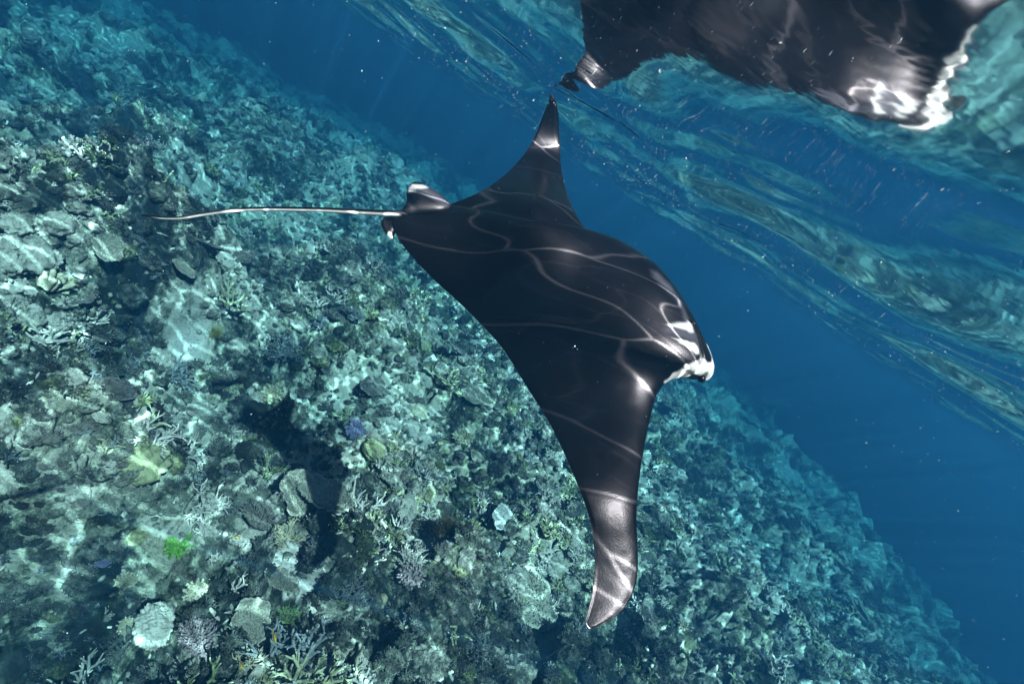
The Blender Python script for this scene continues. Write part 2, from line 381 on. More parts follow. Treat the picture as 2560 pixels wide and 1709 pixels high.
# ------------------------------------------------------------------ haze: the body of water
hb = 185.0
hv = [(sx * hb, sy * hb, z) for z in (-22.0, .35) for sy in (-1, 1) for sx in (-1, 1)]
hme = mesh_np('haze', hv, [(0, 2, 3, 1), (4, 5, 7, 6), (0, 1, 5, 4), (2, 6, 7, 3), (0, 4, 6, 2), (1, 3, 7, 5)], False)
mt, nt, out = newmat('sea_water_body')
pv = node(nt, 'ShaderNodeVolumePrincipled')
pv.inputs['Density'].default_value = .26
pv.inputs['Color'].default_value = (0.0133, 0.079, 0.168, 1)
pv.inputs['Absorption Color'].default_value = (0.038, 0.352, 0.513, 1)
pv.inputs['Anisotropy'].default_value = .3
nt.links.new(pv.outputs[0], out.inputs['Volume'])
hme.materials.append(mt)
hz = obj('haze', hme); hz['kind'] = 'stuff'; hz['label'] = 'blue sea water thickening with distance'; hz.display_type = 'WIRE'

# ------------------------------------------------------------------ manta ray
# depth (distance along the sight line) at a few spots of the animal, smoothly spread in between
def P(x, y, d):
    return CAM + ray(x * K, y * K) * d
def dist_at_z(x, y, z):
    r_ = ray(x * K, y * K); return (z - CAM_Z) / r_[2]
d_tip = dist_at_z(1263, 213, -.012)
for _ in range(4):      # the tip reaches up to the wavy surface where it stands
    tp_ = P(1263, 213, d_tip); d_tip = .5 * d_tip + .5 * min(2.2, max(.9, dist_at_z(1263, 213, float(waves(tp_[:1], tp_[1:2])[0]) - .006)))
S_M = .7     # size of the animal against the first survey of its depths
ctrl = [(1263, 213, d_tip), (1230, 470, 2.06 * S_M), (1300, 620, 2.02 * S_M), (1150, 560, 2.08 * S_M), (1000, 540, 2.13 * S_M), (900, 505, 2.16 * S_M), (1500, 700, 1.98 * S_M), (1620, 840, 1.99 * S_M),
        (1350, 850, 1.92 * S_M), (1370, 960, 1.83 * S_M), (350, 495, 2.35 * S_M), (1080, 720, 2.03 * S_M), (1530, 870, 1.93 * S_M)]
def lean(x0, y0, d0, pts):
    """spots lying in the plane through (x0, y0) at distance d0 that throws the sun back to the camera"""
    v = -ray(x0 * K, y0 * K); hn = v + np.array(sun_dir); hn /= np.linalg.norm(hn); p0 = ray(x0 * K, y0 * K) * d0
    for (x, y) in pts:
        r_ = ray(x * K, y * K); ctrl.append((x, y, float((p0 @ hn) / (r_ @ hn))))
lean(1390, 1200, 1.68 * S_M, [(1325, 1110), (1400, 1120), (1462, 1130), (1358, 1250), (1410, 1250), (1462, 1250), (1354, 1400), (1440, 1370), (1390, 1420)])
lean(1255, 320, d_tip * 1.0, [(1225, 310), (1284, 310), (1180, 380), (1286, 370)])
cp = np.array([(a, b_) for a, b_, _ in ctrl]) / 500.0; cd = np.array([d_ for *_, d_ in ctrl])
def tpsU(r2): return np.where(r2 > 1e-12, r2 * np.log(np.maximum(r2, 1e-12)) * .5, 0)
nC = len(cp)
Lm = np.zeros((nC + 3, nC + 3))
Lm[:nC, :nC] = tpsU(((cp[:, None] - cp[None]) ** 2).sum(-1)) + np.eye(nC) * .012
Lm[:nC, nC] = 1; Lm[:nC, nC + 1:] = cp; Lm[nC, :nC] = 1; Lm[nC + 1:, :nC] = cp.T
sol = np.linalg.solve(Lm, np.concatenate([cd, [0, 0, 0]]))
def depth(q):
    q = np.asarray(q, float) / 500.0
    U = tpsU(((q[..., None, :] - cp) ** 2).sum(-1))
    return U @ sol[:nC] + sol[nC] + q @ sol[nC + 1:]
def unproj(q, extra=0.0):
    """points in full-frame view coordinates -> world, on the animal's middle surface"""
    q = np.asarray(q, float)
    dx = q[..., 0] * K - W / 2; dy = q[..., 1] * K - H / 2
    d = cF * FPX + dx[..., None] * cI - dy[..., None] * cJ
    d = d / np.linalg.norm(d, axis=-1, keepdims=True)
    return CAM + d * (depth(q) + extra)[..., None]
pairs = [((1263, 213), (1263, 213)), ((1279, 245), (1254, 243)), ((1284, 330), (1218, 330)), ((1288, 390), (1172, 388)), ((1300, 440), (1122, 428)), ((1320, 490), (1076, 452)), ((1355, 538), (1030, 468)), ((1410, 555), (985, 474)), ((1462, 580), (930, 482)),
         ((1512, 618), (902, 500)), ((1550, 665), (905, 525)), ((1582, 715), (914, 548)), ((1607, 765), (932, 573)), ((1625, 805), (960, 605)), ((1636, 835), (985, 631)), ((1632, 858), (1010, 655)), ((1612, 869), (1034, 676)), ((1580, 865), (1060, 700)), ((1553, 867), (1084, 724)),
         ((1530, 876), (1112, 752)), ((1511, 897), (1150, 795)), ((1499, 930), (1182, 843)), ((1489, 970), (1212, 893)), ((1478, 1025), (1250, 952)), ((1470, 1070), (1280, 1008)), ((1463, 1130), (1312, 1080)), ((1460, 1190), (1338, 1145)), ((1462, 1250), (1356, 1205)),
         ((1463, 1300), (1363, 1265)), ((1456, 1348), (1363, 1320)), ((1438, 1387), (1356, 1370)), ((1408, 1416), (1347, 1408)), ((1378, 1433), (1343, 1427)), ((1352, 1441), (1352, 1441))]
def smooth_poly(pts, n):
    pts = np.array(pts, float); k = len(pts)
    t = np.linspace(0, k - 1, n); i = np.clip(t.astype(int), 0, k - 2); u = (t - i)[:, None]
    g = lambda j: pts[np.clip(j, 0, k - 1)]
    p0, p1, p2, p3 = g(i - 1), g(i), g(i + 1), g(i + 2)
    return .5 * (2 * p1 + (p2 - p0) * u + (2 * p0 - 5 * p1 + 4 * p2 - p3) * u ** 2 + (3 * p1 - p0 - 3 * p2 + p3) * u ** 3)
NS, NC = 430, 120
Le = smooth_poly([a for a, _ in pairs], NS); Te = smooth_poly([b_ for _, b_ in pairs], NS)
tt = .5 - .5 * np.cos(np.linspace(0, math.pi, NC))
Q = Te[:, None] * (1 - tt)[None, :, None] + Le[:, None] * tt[None, :, None]
mid = unproj(Q)
# normals of the middle surface, towards the camera side (the back)
du = np.gradient(mid, axis=0); dv = np.gradient(mid, axis=1)
nrm = np.cross(du, dv); ln = np.linalg.norm(nrm, axis=-1, keepdims=True)
nrm = nrm / np.maximum(ln, 1e-9)
nbar = nrm[NS // 2, NC // 2]
if np.dot(nbar, CAM - mid[NS // 2, NC // 2]) < 0: nrm = -nrm
nrm[:3] = nrm[3]; nrm[-3:] = nrm[-4]
sp = np.linspace(0, len(pairs) - 1, NS)
bulk = np.interp(sp, [0, 2, 4, 6, 8, 11, 14, 17, 19, 22, 25, 28, 31, 33], [.003, .006, .011, .035, .075, .105, .115, .10, .08, .042, .016, .0105, .007, .003]) * S_M
prof = np.where(tt < .68, 1 - (1 - np.clip(tt / .68, 0, 1)) ** 1.7, np.sqrt(np.clip(1 - ((tt - .68) / .32) ** 2, 0, 1)))
kern = np.hanning(61); kern /= kern.sum()
bulk = np.convolve(np.pad(bulk, 30, mode='edge'), kern, 'valid') * np.minimum(1, np.minimum(sp, sp[-1] - sp) / .8 + .1)
th = bulk[:, None] * prof[None, :]
# spine ridge and the head's mouth edge
back = mid + nrm * th[..., None]
belly = mid - nrm * (th * .75)[..., None]
ripple = S_M * (vn(Q[..., 0] / 90, Q[..., 1] / 90, 301) * .003 + vn(Q[..., 0] / 22, Q[..., 1] / 22, 302) * .0004) * sstep(0, .1, tt) * sstep(1, .9, tt)
back = back + nrm * ripple[..., None]
def crop_pts(pts, ox, oy, s): return [((ox + a * s) / K, (oy + b_ * s) / K) for a, b_ in pts]
def sd_poly(q, poly):
    poly = np.array(poly, float); q = np.asarray(q, float)
    best = np.full(q.shape[:-1], 1e9); ins = np.zeros(q.shape[:-1], bool)
    for a, b_ in zip(poly, np.roll(poly, -1, 0)):
        e = b_ - a; w = q - a
        u = np.clip((w @ e) / (e @ e), 0, 1)
        best = np.minimum(best, np.linalg.norm(w - u[..., None] * e, axis=-1))
        c1 = (a[1] > q[..., 1]) != (b_[1] > q[..., 1])
        with np.errstate(divide='ignore', invalid='ignore'):
            xx = (b_[0] - a[0]) * (q[..., 1] - a[1]) / (b_[1] - a[1]) + a[0]
        ins ^= c1 & (q[..., 0] < xx)
    return np.where(ins, -best, best)
HS = 280 / 1372
hc = lambda pts: crop_pts(pts, 1580, 660, HS)
jaw = hc([(380, 1470), (440, 1400), (520, 1345), (640, 1275), (735, 1240), (775, 1185), (800, 1170), (850, 1255), (940, 1225), (955, 1180), (900, 985), (885, 940), (930, 1000), (1060, 1200), (1040, 1420), (870, 1500), (600, 1450)])
patA = hc([(330, 800), (450, 785), (650, 748), (690, 880), (640, 888), (500, 850)])
patB = hc([(405, 972), (560, 998), (680, 1010), (735, 1080), (735, 1145), (690, 1165), (600, 1100), (500, 1040)])
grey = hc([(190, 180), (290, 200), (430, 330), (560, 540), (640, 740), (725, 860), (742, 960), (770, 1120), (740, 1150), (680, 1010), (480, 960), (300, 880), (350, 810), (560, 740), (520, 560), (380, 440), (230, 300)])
spot_dark = hc([(790, 1415), (850, 1365), (900, 1350), (905, 1385), (860, 1430)])
warp = np.stack([vn(Q[..., 0] / 9, Q[..., 1] / 9, 311), vn(Q[..., 0] / 9, Q[..., 1] / 9, 312)], -1) * 2.0
Qw = Q + warp
white = np.maximum.reduce([sstep(2.5, -2.5, sd_poly(Qw, jaw)), .95 * sstep(2, -3, sd_poly(Qw, patA)), .95 * sstep(2, -3, sd_poly(Qw, patB))])
white = white * (1 - .85 * sstep(2, -2, sd_poly(Q, spot_dark)))
gre = sstep(6, -10, sd_poly(Qw, grey)) * .9  # shoulder sheen painted in as grey, together with the fading marking
# groove behind the mouth edge
gl_ = np.array(hc([(640, 735), (700, 760), (725, 870), (742, 970), (765, 1120), (782, 1190), (740, 1275)]))
dg = np.full(Q.shape[:2], 1e9)
for a, b_ in zip(gl_[:-1], gl_[1:]):
    e = b_ - a; w = Q - a; u = np.clip((w @ e) / (e @ e), 0, 1)
    dg = np.minimum(dg, np.linalg.norm(w - u[..., None] * e, axis=-1))
groove = np.exp(-(dg / 3.2) ** 2)
back = back - nrm * (groove * .009)[..., None]
white = white * (1 - .9 * np.exp(-(dg / 2.0) ** 2))
vb = np.concatenate([back.reshape(-1, 3), belly.reshape(-1, 3)])
fb = grid_faces(NS, NC); fb2 = fb[:, ::-1] + NS * NC
mt, nt, out = newmat('manta_skin')
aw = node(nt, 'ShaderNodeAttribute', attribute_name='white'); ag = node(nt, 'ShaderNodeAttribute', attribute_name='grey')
pos = objpos(nt)
ns = noise(nt, pos, 260, 2, .6); nl = noise(nt, pos, 14, 3, .5)
blk = ramp(nt, ns, [(.3, (.0014, .0012, .0014)), (.7, (.0036, .003, .0036))])
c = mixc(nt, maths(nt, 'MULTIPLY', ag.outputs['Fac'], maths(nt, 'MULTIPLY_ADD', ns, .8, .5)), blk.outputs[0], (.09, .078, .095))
wh = ramp(nt, nl, [(.3, (.64, .56, .56)), (.6, (.74, .7, .7))])
c = mixc(nt, aw.outputs['Fac'], c, wh.outputs[0])
b = node(nt, 'ShaderNodeBsdfPrincipled')
b.inputs['Roughness'].default_value = .33; b.inputs['Specular IOR Level'].default_value = .34
b.inputs['Specular Tint'].default_value = (1, .8, .86, 1)
nt.links.new(c, b.inputs['Base Color'])
bp = node(nt, 'ShaderNodeBump'); bp.inputs['Strength'].default_value = .15; bp.inputs['Distance'].default_value = .002
nt.links.new(ns, bp.inputs['Height']); nt.links.new(bp.outputs[0], b.inputs['Normal']); nt.links.new(b.outputs[0], out.inputs[0])
M['manta'] = mt
bc = mid[NS // 2, NC // 2]
manta = bpy.data.objects.new('manta_ray', None); manta.location = bc; link(manta); manta.empty_display_size = .1
tag(manta, 'black manta ray gliding over the reef, one wing tip touching the surface', 'manta ray')
def mpart(name, v, f, white=None, grey=None, mat='manta'):
    me = mesh_np(name, np.asarray(v) - bc, f, True, M[mat])
    attr(me, 'white', white if white is not None else np.zeros(len(v))); attr(me, 'grey', grey if grey is not None else np.zeros(len(v)))
    return obj(name, me, manta)
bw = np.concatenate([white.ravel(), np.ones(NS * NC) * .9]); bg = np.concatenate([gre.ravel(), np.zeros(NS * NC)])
edge = np.repeat(np.minimum(tt, 1 - tt)[None], NS, 0).ravel()
bw[NS * NC:] *= sstep(.03, .10, edge)
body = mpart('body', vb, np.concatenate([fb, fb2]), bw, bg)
import bmesh
bm = bmesh.new(); bm.from_mesh(body.data); bmesh.ops.remove_doubles(bm, verts=bm.verts, dist=1e-5)
bmesh.ops.recalc_face_normals(bm, faces=bm.faces); bm.to_mesh(body.data); bm.free()

def tube(points, radii, n=10):
    pts = np.asarray(points, float); k = len(pts)
    tg = np.gradient(pts, axis=0); tg /= np.linalg.norm(tg, axis=1, keepdims=True)
    ref = np.array([0, 0, 1.0]) if abs(tg[0][2]) < .9 else np.array([1.0, 0, 0])
    a = np.cross(tg, ref); a /= np.linalg.norm(a, axis=1, keepdims=True); b_ = np.cross(tg, a)
    an = np.arange(n) / n * 2 * math.pi
    ring = np.cos(an)[None, :, None] * a[:, None] + np.sin(an)[None, :, None] * b_[:, None]
    v = pts[:, None] + ring * np.asarray(radii)[:, None, None]
    return v.reshape(-1, 3), grid_faces(k, n, True), ring
# tail
ts = 660 / 2349
tl = crop_pts([(50, 205), (120, 216), (240, 231), (400, 230), (560, 205), (760, 175), (950, 156), (1150, 150), (1400, 152), (1700, 160), (1950, 174), (2150, 184), (2300, 190), (2420, 200)], 340, 480, ts)
tq = smooth_poly(tl, 90)
tp = unproj(tq, .0)
u = np.linspace(0, 1, 90)
pxr = np.interp(u, [0, .05, .3, .6, .9, 1], [1.5, 2.1, 3.9, 5.0, 7.2, 9]) / K
rad = pxr * K * depth(tq) / FPX
tv, tf, ring = tube(tp, rad, 14)
imdown = (ring * (-cJ)).sum(-1)      # the side turned to the lower left shows the pale underside
wt_ = sstep(.0, .25, imdown - .05) * (sstep(.08, .16, u) * (1 - sstep(.93, .96, u)))[:, None]
mpart('tail', tv, tf, wt_.ravel())

def lobe(outline, off, thick, bias=0.0, nr=14, tilt=(0, 0)):
    o = smooth_poly(list(outline) + [outline[0]], 72)[:-1]
    c = o.mean(0); vs_ = []; qs = []
    ks = np.linspace(0, 1, nr)
    for side in (1, -1):
        for k in ks:
            q = c + (o - c) * math.sin(k * math.pi / 2)
            hgt = thick * math.cos(k * math.pi / 2) * side
            p = unproj(q, off + (q - c) @ np.array(tilt))
            d = p - CAM; d /= np.linalg.norm(d, axis=1, keepdims=True)
            vs_.append(p - d * hgt); qs.append(q)
    v = np.concatenate(vs_); q = np.concatenate(qs)
    f1 = grid_faces(nr, 72, True); return v, np.concatenate([f1, f1[:, ::-1] + nr * 72]), q
dc = lambda pts: crop_pts(pts, 920, 420, 400 / 2349)
dorsal = dc([(480, 640), (530, 560), (570, 480), (562, 380), (590, 290), (640, 222), (700, 200), (780, 218), (880, 268), (1000, 340), (1120, 430), (1190, 510), (1205, 580), (1100, 660), (850, 700), (600, 700)])
v, f_, q = lobe(dorsal, -.008, .025, tilt=(0, .00014))
capw = dc([(585, 300), (650, 240), (800, 245), (880, 275), (860, 300), (700, 305), (600, 325)])
rimg = dc([(820, 250), (900, 290), (1000, 345), (1120, 440), (1190, 520), (1195, 590), (1100, 560), (980, 480), (860, 400), (740, 330), (590, 350), (590, 320)])  # highlight along the fin's right edge, painted in as grey
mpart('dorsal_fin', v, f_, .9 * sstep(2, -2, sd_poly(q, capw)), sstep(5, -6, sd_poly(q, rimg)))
pelv = dc([(190, 780), (240, 730), (330, 715), (460, 760), (460, 860), (400, 960), (360, 1040), (300, 1010), (240, 940), (200, 870)])
v, f_, q = lobe(pelv, .02, .013)
pw = dc([(310, 930), (345, 940), (365, 1060), (280, 1000)])
mpart('pelvic_fin', v, f_, .8 * sstep(2, -2, sd_poly(q, pw)))
ceph = hc([(890, 945), (930, 1000), (975, 1120), (1003, 1230), (1003, 1300), (985, 1360), (930, 1420), (860, 1432), (800, 1415), (790, 1330), (850, 1250), (900, 1150), (895, 1040)])
v, f_, q = lobe(ceph, .02, .025)
cw = 1 - sstep(2, -2, sd_poly(q, hc([(940, 1150), (975, 1180), (1000, 1250), (985, 1290), (960, 1220)]))) * .9
cw = cw * (1 - .8 * sstep(2, -2, sd_poly(q, spot_dark)))
mpart('cephalic_fin', v, f_, cw)
# eye on the side of the head
eq = np.array(hc([(852, 1400)])); ep = unproj(eq, -.016)[0]
an = np.linspace(0, math.pi, 9); pn = np.linspace(0, 2 * math.pi, 13)[:-1]
ev = np.stack([np.sin(an)[:, None] * np.cos(pn), np.sin(an)[:, None] * np.sin(pn), np.cos(an)[:, None] * np.ones(12)], -1).reshape(-1, 3) * .0105 + ep
mpart('eye', ev, grid_faces(9, 12, True))

# ------------------------------------------------------------------ corals: one mesh builder for each kind
class Acc:
    def __init__(self): self.v = []; self.f = []; self.t = []; self.n = 0
    def add(self, v, f, tip=None):
        v = np.asarray(v, float); f = np.asarray(f)
        if f.shape[1] == 3: f = np.concatenate([f, f[:, 2:3]], 1)
        self.v.append(v); self.f.append(f + self.n); self.t.append(np.zeros(len(v)) if tip is None else np.asarray(tip)); self.n += len(v)
    def mesh(self, name, mat):
        v = np.concatenate(self.v); f = np.concatenate(self.f); t = np.concatenate(self.t)
        # the colony is one skeleton: tie every piece to what it grows from
        n0 = len(self.v[0]); ties = []
        for p_ in self.v[1:]:
            k = int(((v[:n0] - p_[0]) ** 2).sum(1).argmin()); ties.append((n0, n0 + 1, k, k)); n0 += len(p_)
        if ties: f = np.concatenate([f, np.array(ties)])
        tri = f[:, 2] == f[:, 3]
        faces = [tuple(q[:3]) if k else tuple(q) for q, k in zip(f.tolist(), tri.tolist())]
        me = bpy.data.meshes.new(name); me.from_pydata(v.tolist(), [], faces)
        me.polygons.foreach_set('use_smooth', np.ones(len(me.polygons), bool)); me.update()
        attr(me, 'tip', t); me.materials.append(M[mat]); return me
def limb(acc, p0, d, length, r0, r1, nseg, sides, rg, curl=.15, tip0=0.0, blunt=False):
    d = np.array(d, float) / np.linalg.norm(d); pts = [np.array(p0, float)]
    for k in range(nseg):
        d = d + rg.normal(0, curl, 3); d /= np.linalg.norm(d); pts.append(pts[-1] + d * length / nseg)
    rad = np.linspace(r0, r1, nseg + 1)
    pts.append(pts[-1] + d * r1 * (.8 if blunt else .5)); rad = np.append(rad, r1 * (.45 if blunt else .15))
    v, f, _ = tube(np.array(pts), rad, sides)
    t = np.clip((np.repeat(np.linspace(0, 1, nseg + 2), sides) - .55) / .45, 0, 1) * (1 - tip0) 
    acc.add(v, f, t); return pts, d
def staghorn(seed, mat, size=1.0, n=9, spread=.9, fat=.022, levels=3, kids=4, twig=.32, split=True):
    rg = np.random.default_rng(seed); acc = Acc()
    def grow(p, d, L, r_, lev):
        pts, dd = limb(acc, p, d, L, r_, r_ * (.72 if lev else .5), 4, 6, rg, .13, 0 if lev == 0 else .8)
        if lev == 0: return
        for k in range(kids):
            q = pts[rg.integers(1, 5)]; nd = dd + rg.normal(0, .75, 3); nd[2] = max(nd[2], -.05) + .18
            grow(q, nd, L * rg.uniform(.5, .8), r_ * .74, lev - 1)
    marks = []
    for k in range(n):
        a = rg.uniform(0, 6.28); s_ = rg.uniform(.15, spread); marks.append(len(acc.v))
        grow((math.cos(a) * .10 * s_, math.sin(a) * .10 * s_, -.03), (math.cos(a) * s_, math.sin(a) * s_, rg.uniform(.35, .9)), twig * rg.uniform(.7, 1.1), fat, levels - 1)
    fit(acc, size)
    if not split: return acc.mesh('staghorn', mat)
    res = []
    for a, b_ in zip(marks, marks[1:] + [len(acc.v)]):
        sub = Acc(); sub.v, sub.t = acc.v[a:b_], acc.t[a:b_]; off = sum(len(w) for w in acc.v[:a]); sub.f = [w - off for w in acc.f[a:b_]]
        res.append(sub.mesh('branch', mat))
    return res
def fit(acc, size):
    v = np.concatenate(acc.v); w = max(np.ptp(v[:, 0]), np.ptp(v[:, 1])); k = size / w
    acc.v = [a * k for a in acc.v]; return acc
def sphere(nu, nv):
    an = np.linspace(0, math.pi, nu); pn = np.linspace(0, 2 * math.pi, nv + 1)[:-1]
    v = np.stack([np.sin(an)[:, None] * np.cos(pn), np.sin(an)[:, None] * np.sin(pn), np.cos(an)[:, None] * np.ones(nv)], -1).reshape(-1, 3)
    return v, grid_faces(nu, nv, True)
def corymb(seed, mat, size=1.0, n=120, r=.055, L=.3, dome=.55, blunt=False, jit=.25):
    """fingers packed over a low dome"""
    rg = np.random.default_rng(seed); acc = Acc()
    v, f = sphere(9, 16); acc.add(v * np.array([.78, .78, dome * .62]) * (1 + .12 * fbm3(v * 2 + seed, 2)[:, None]), f)
    for k in range(n):
        z = 1 - (k + .5) / n * .95; a = k * 2.39996 + rg.normal(0, .12); q = math.sqrt(max(1 - z * z, 0))
        d = np.array([q * math.cos(a), q * math.sin(a), z * .9 + .12]) + rg.normal(0, jit * .5, 3) * .5
        p = np.array([q * math.cos(a) * .62, q * math.sin(a) * .62, z * dome * .45])
        LL = L * rg.uniform(.75, 1.2)
        pts, dd = limb(acc, p, d, LL, r, r * (.85 if blunt else .6), 3, 6, rg, .1, 0, blunt)
        for j in range(2 if not blunt else 1):
            limb(acc, pts[2], dd + rg.normal(0, .6, 3), LL * .5, r * .7, r * (.62 if blunt else .4), 2, 5, rg, .1, 0, blunt)
    return fit(acc, size).mesh('bush_coral', mat)
def table(seed, mat, size=1.0, lift=.25, ecc=.8):
    """thin flaring plate on a stalk, its top a dense turf of short twigs"""
    rg = np.random.default_rng(seed); acc = Acc()
    NRg, NT = 26, 72
    rad = np.linspace(0, 1, NRg)[:, None]; a = np.linspace(0, 2 * math.pi, NT + 1)[:-1][None]
    edge_ = 1 + .10 * np.sin(2 * a + seed) + .07 * np.sin(5 * a + seed * 2) + .05 * vn(np.cos(a) * 4 + seed, np.sin(a) * 4, 9) + .06 * vn(np.cos(a) * 11 + seed, np.sin(a) * 11, 19)
    x = rad * edge_ * np.cos(a); y = rad * edge_ * np.sin(a) * ecc
    top = lift + .10 * rad ** 2 + .03 * vn(x * 3 + seed, y * 3, 4) * rad
    k1, _, cc_ = worley(x * 16 + seed, y * 16, 5)
    topb = top + .045 * (.75 - k1) * (.5 + cc_)
    bot = np.where(rad > .28, top - .05 - .07 * (1 - rad), top - .05 - lift * 1.15 * (1 - rad / .28) ** .7)
    vt = np.stack([x, y, topb], -1).reshape(-1, 3); vb_ = np.stack([x * .985, y * .985, bot], -1).reshape(-1, 3)
    fcs = grid_faces(NRg, NT, True); n0 = NRg * NT
    o1 = (NRg - 1) * NT + np.arange(NT); o2 = (NRg - 1) * NT + (np.arange(NT) + 1) % NT
    rim = np.stack([o1, o1 + n0, o2 + n0, o2], -1)
    tipv = np.clip((.55 - k1) * 1.6, 0, 1) * .8 + .3 * (rad > .9)
    acc.add(np.concatenate([vt, vb_]), np.concatenate([fcs[:, ::-1], fcs + n0, rim]), np.concatenate([np.broadcast_to(tipv, x.shape).ravel(), np.zeros(n0)]))
    for k in range(380):
        q = math.sqrt(rg.uniform(0, 1)) * .97; t = rg.uniform(0, 6.28)
        limb(acc, (q * math.cos(t), q * math.sin(t) * ecc, lift + .1 * q * q), (.5 * q * math.cos(t), .5 * q * math.sin(t), 1), rg.uniform(.06, .12), .022, .014, 2, 5, rg, .1)
    return fit(acc, size).mesh('table_coral', mat)
def boulder(seed, mat, size=1.0, flat=.7, amp=.3, knob=.0, nu=44, meander=0.0, rough=.11):
    v, f = sphere(nu, nu * 2)
    d = 1 + amp * fbm3(v * 1.4 + seed * 3.7, 3, seed) + rough * fbm3(v * 7 + seed, 3, seed + 4, .6)
    if knob:
        k1 = np.minimum.reduce([worley(v[:, 0] * 4.2 + seed, v[:, 1] * 4.2 + v[:, 2] * 1.3, 3 + seed)[0], worley(v[:, 1] * 4.2, v[:, 2] * 4.2 + v[:, 0] * .7 + seed, 7)[0]])
        d = d + knob * np.sqrt(np.clip(.7 - k1, 0, 1))
    if meander:
        w = fbm3(v * 2.2 + seed, 2, seed) * 5.5 + v[:, 0] * 9 + v[:, 1] * 4
        d = d + meander * (np.abs(np.sin(w * 2.2)) ** .6 - .6)
    v = v * d[:, None] * np.array([1, .9, flat])
    acc = Acc(); acc.add(v, f[:, ::-1]); return fit(acc, size).mesh('boulder', mat)
def glove(seed, mat, size=1.0, n=16):
    rg = np.random.default_rng(seed); acc = Acc()
    for k in range(n):
        a = k * 2.4; q = math.sqrt((k + .5) / n)
        limb(acc, (q * .35 * math.cos(a), q * .35 * math.sin(a), -.1), (q * math.cos(a) * .75, q * math.sin(a) * .75, 1), rg.uniform(.7, 1.1) * (1.1 - .4 * q), .14, .13, 5, 10, rg, .12, 0, True)
    return fit(acc, size).mesh('finger_coral', mat)
def tuft(seed, mat, size=1.0, n=70, thick=.016, L=1.0, lean=.7, curl=.12):
    rg = np.random.default_rng(seed); acc = Acc()
    for k in range(n):
        a = rg.uniform(0, 6.28); q = rg.uniform(0, lean)
        limb(acc, (rg.normal(0, .12), rg.normal(0, .12), -.05), (q * math.cos(a), q * math.sin(a), 1), L * rg.uniform(.5, 1), thick, thick * .3, 5, 3, rg, curl)
    return fit(acc, size).mesh('tuft', mat)

def metres(px, p): return px * K / FPX * float((p - CAM) @ cF)
def place(name, me, p, rz=0.0, scale=1.0, tilt=None, sink=0.0):
    o = obj(name, me); o.location = (p[0], p[1], p[2] - sink)
    e = .06
    sx = float(ground(p[0] + e, p[1]) - ground(p[0] - e, p[1])) / (2 * e); sy = float(ground(p[0], p[1] + e) - ground(p[0], p[1] - e)) / (2 * e)
    sx = max(-.5, min(.5, sx)) * .6; sy = max(-.5, min(.5, sy)) * .6
    o.rotation_euler = (math.atan(sy) + (tilt[0] if tilt else 0), -math.atan(sx) + (tilt[1] if tilt else 0), rz)
    o.scale = (scale,) * 3 if not isinstance(scale, tuple) else scale
    return o

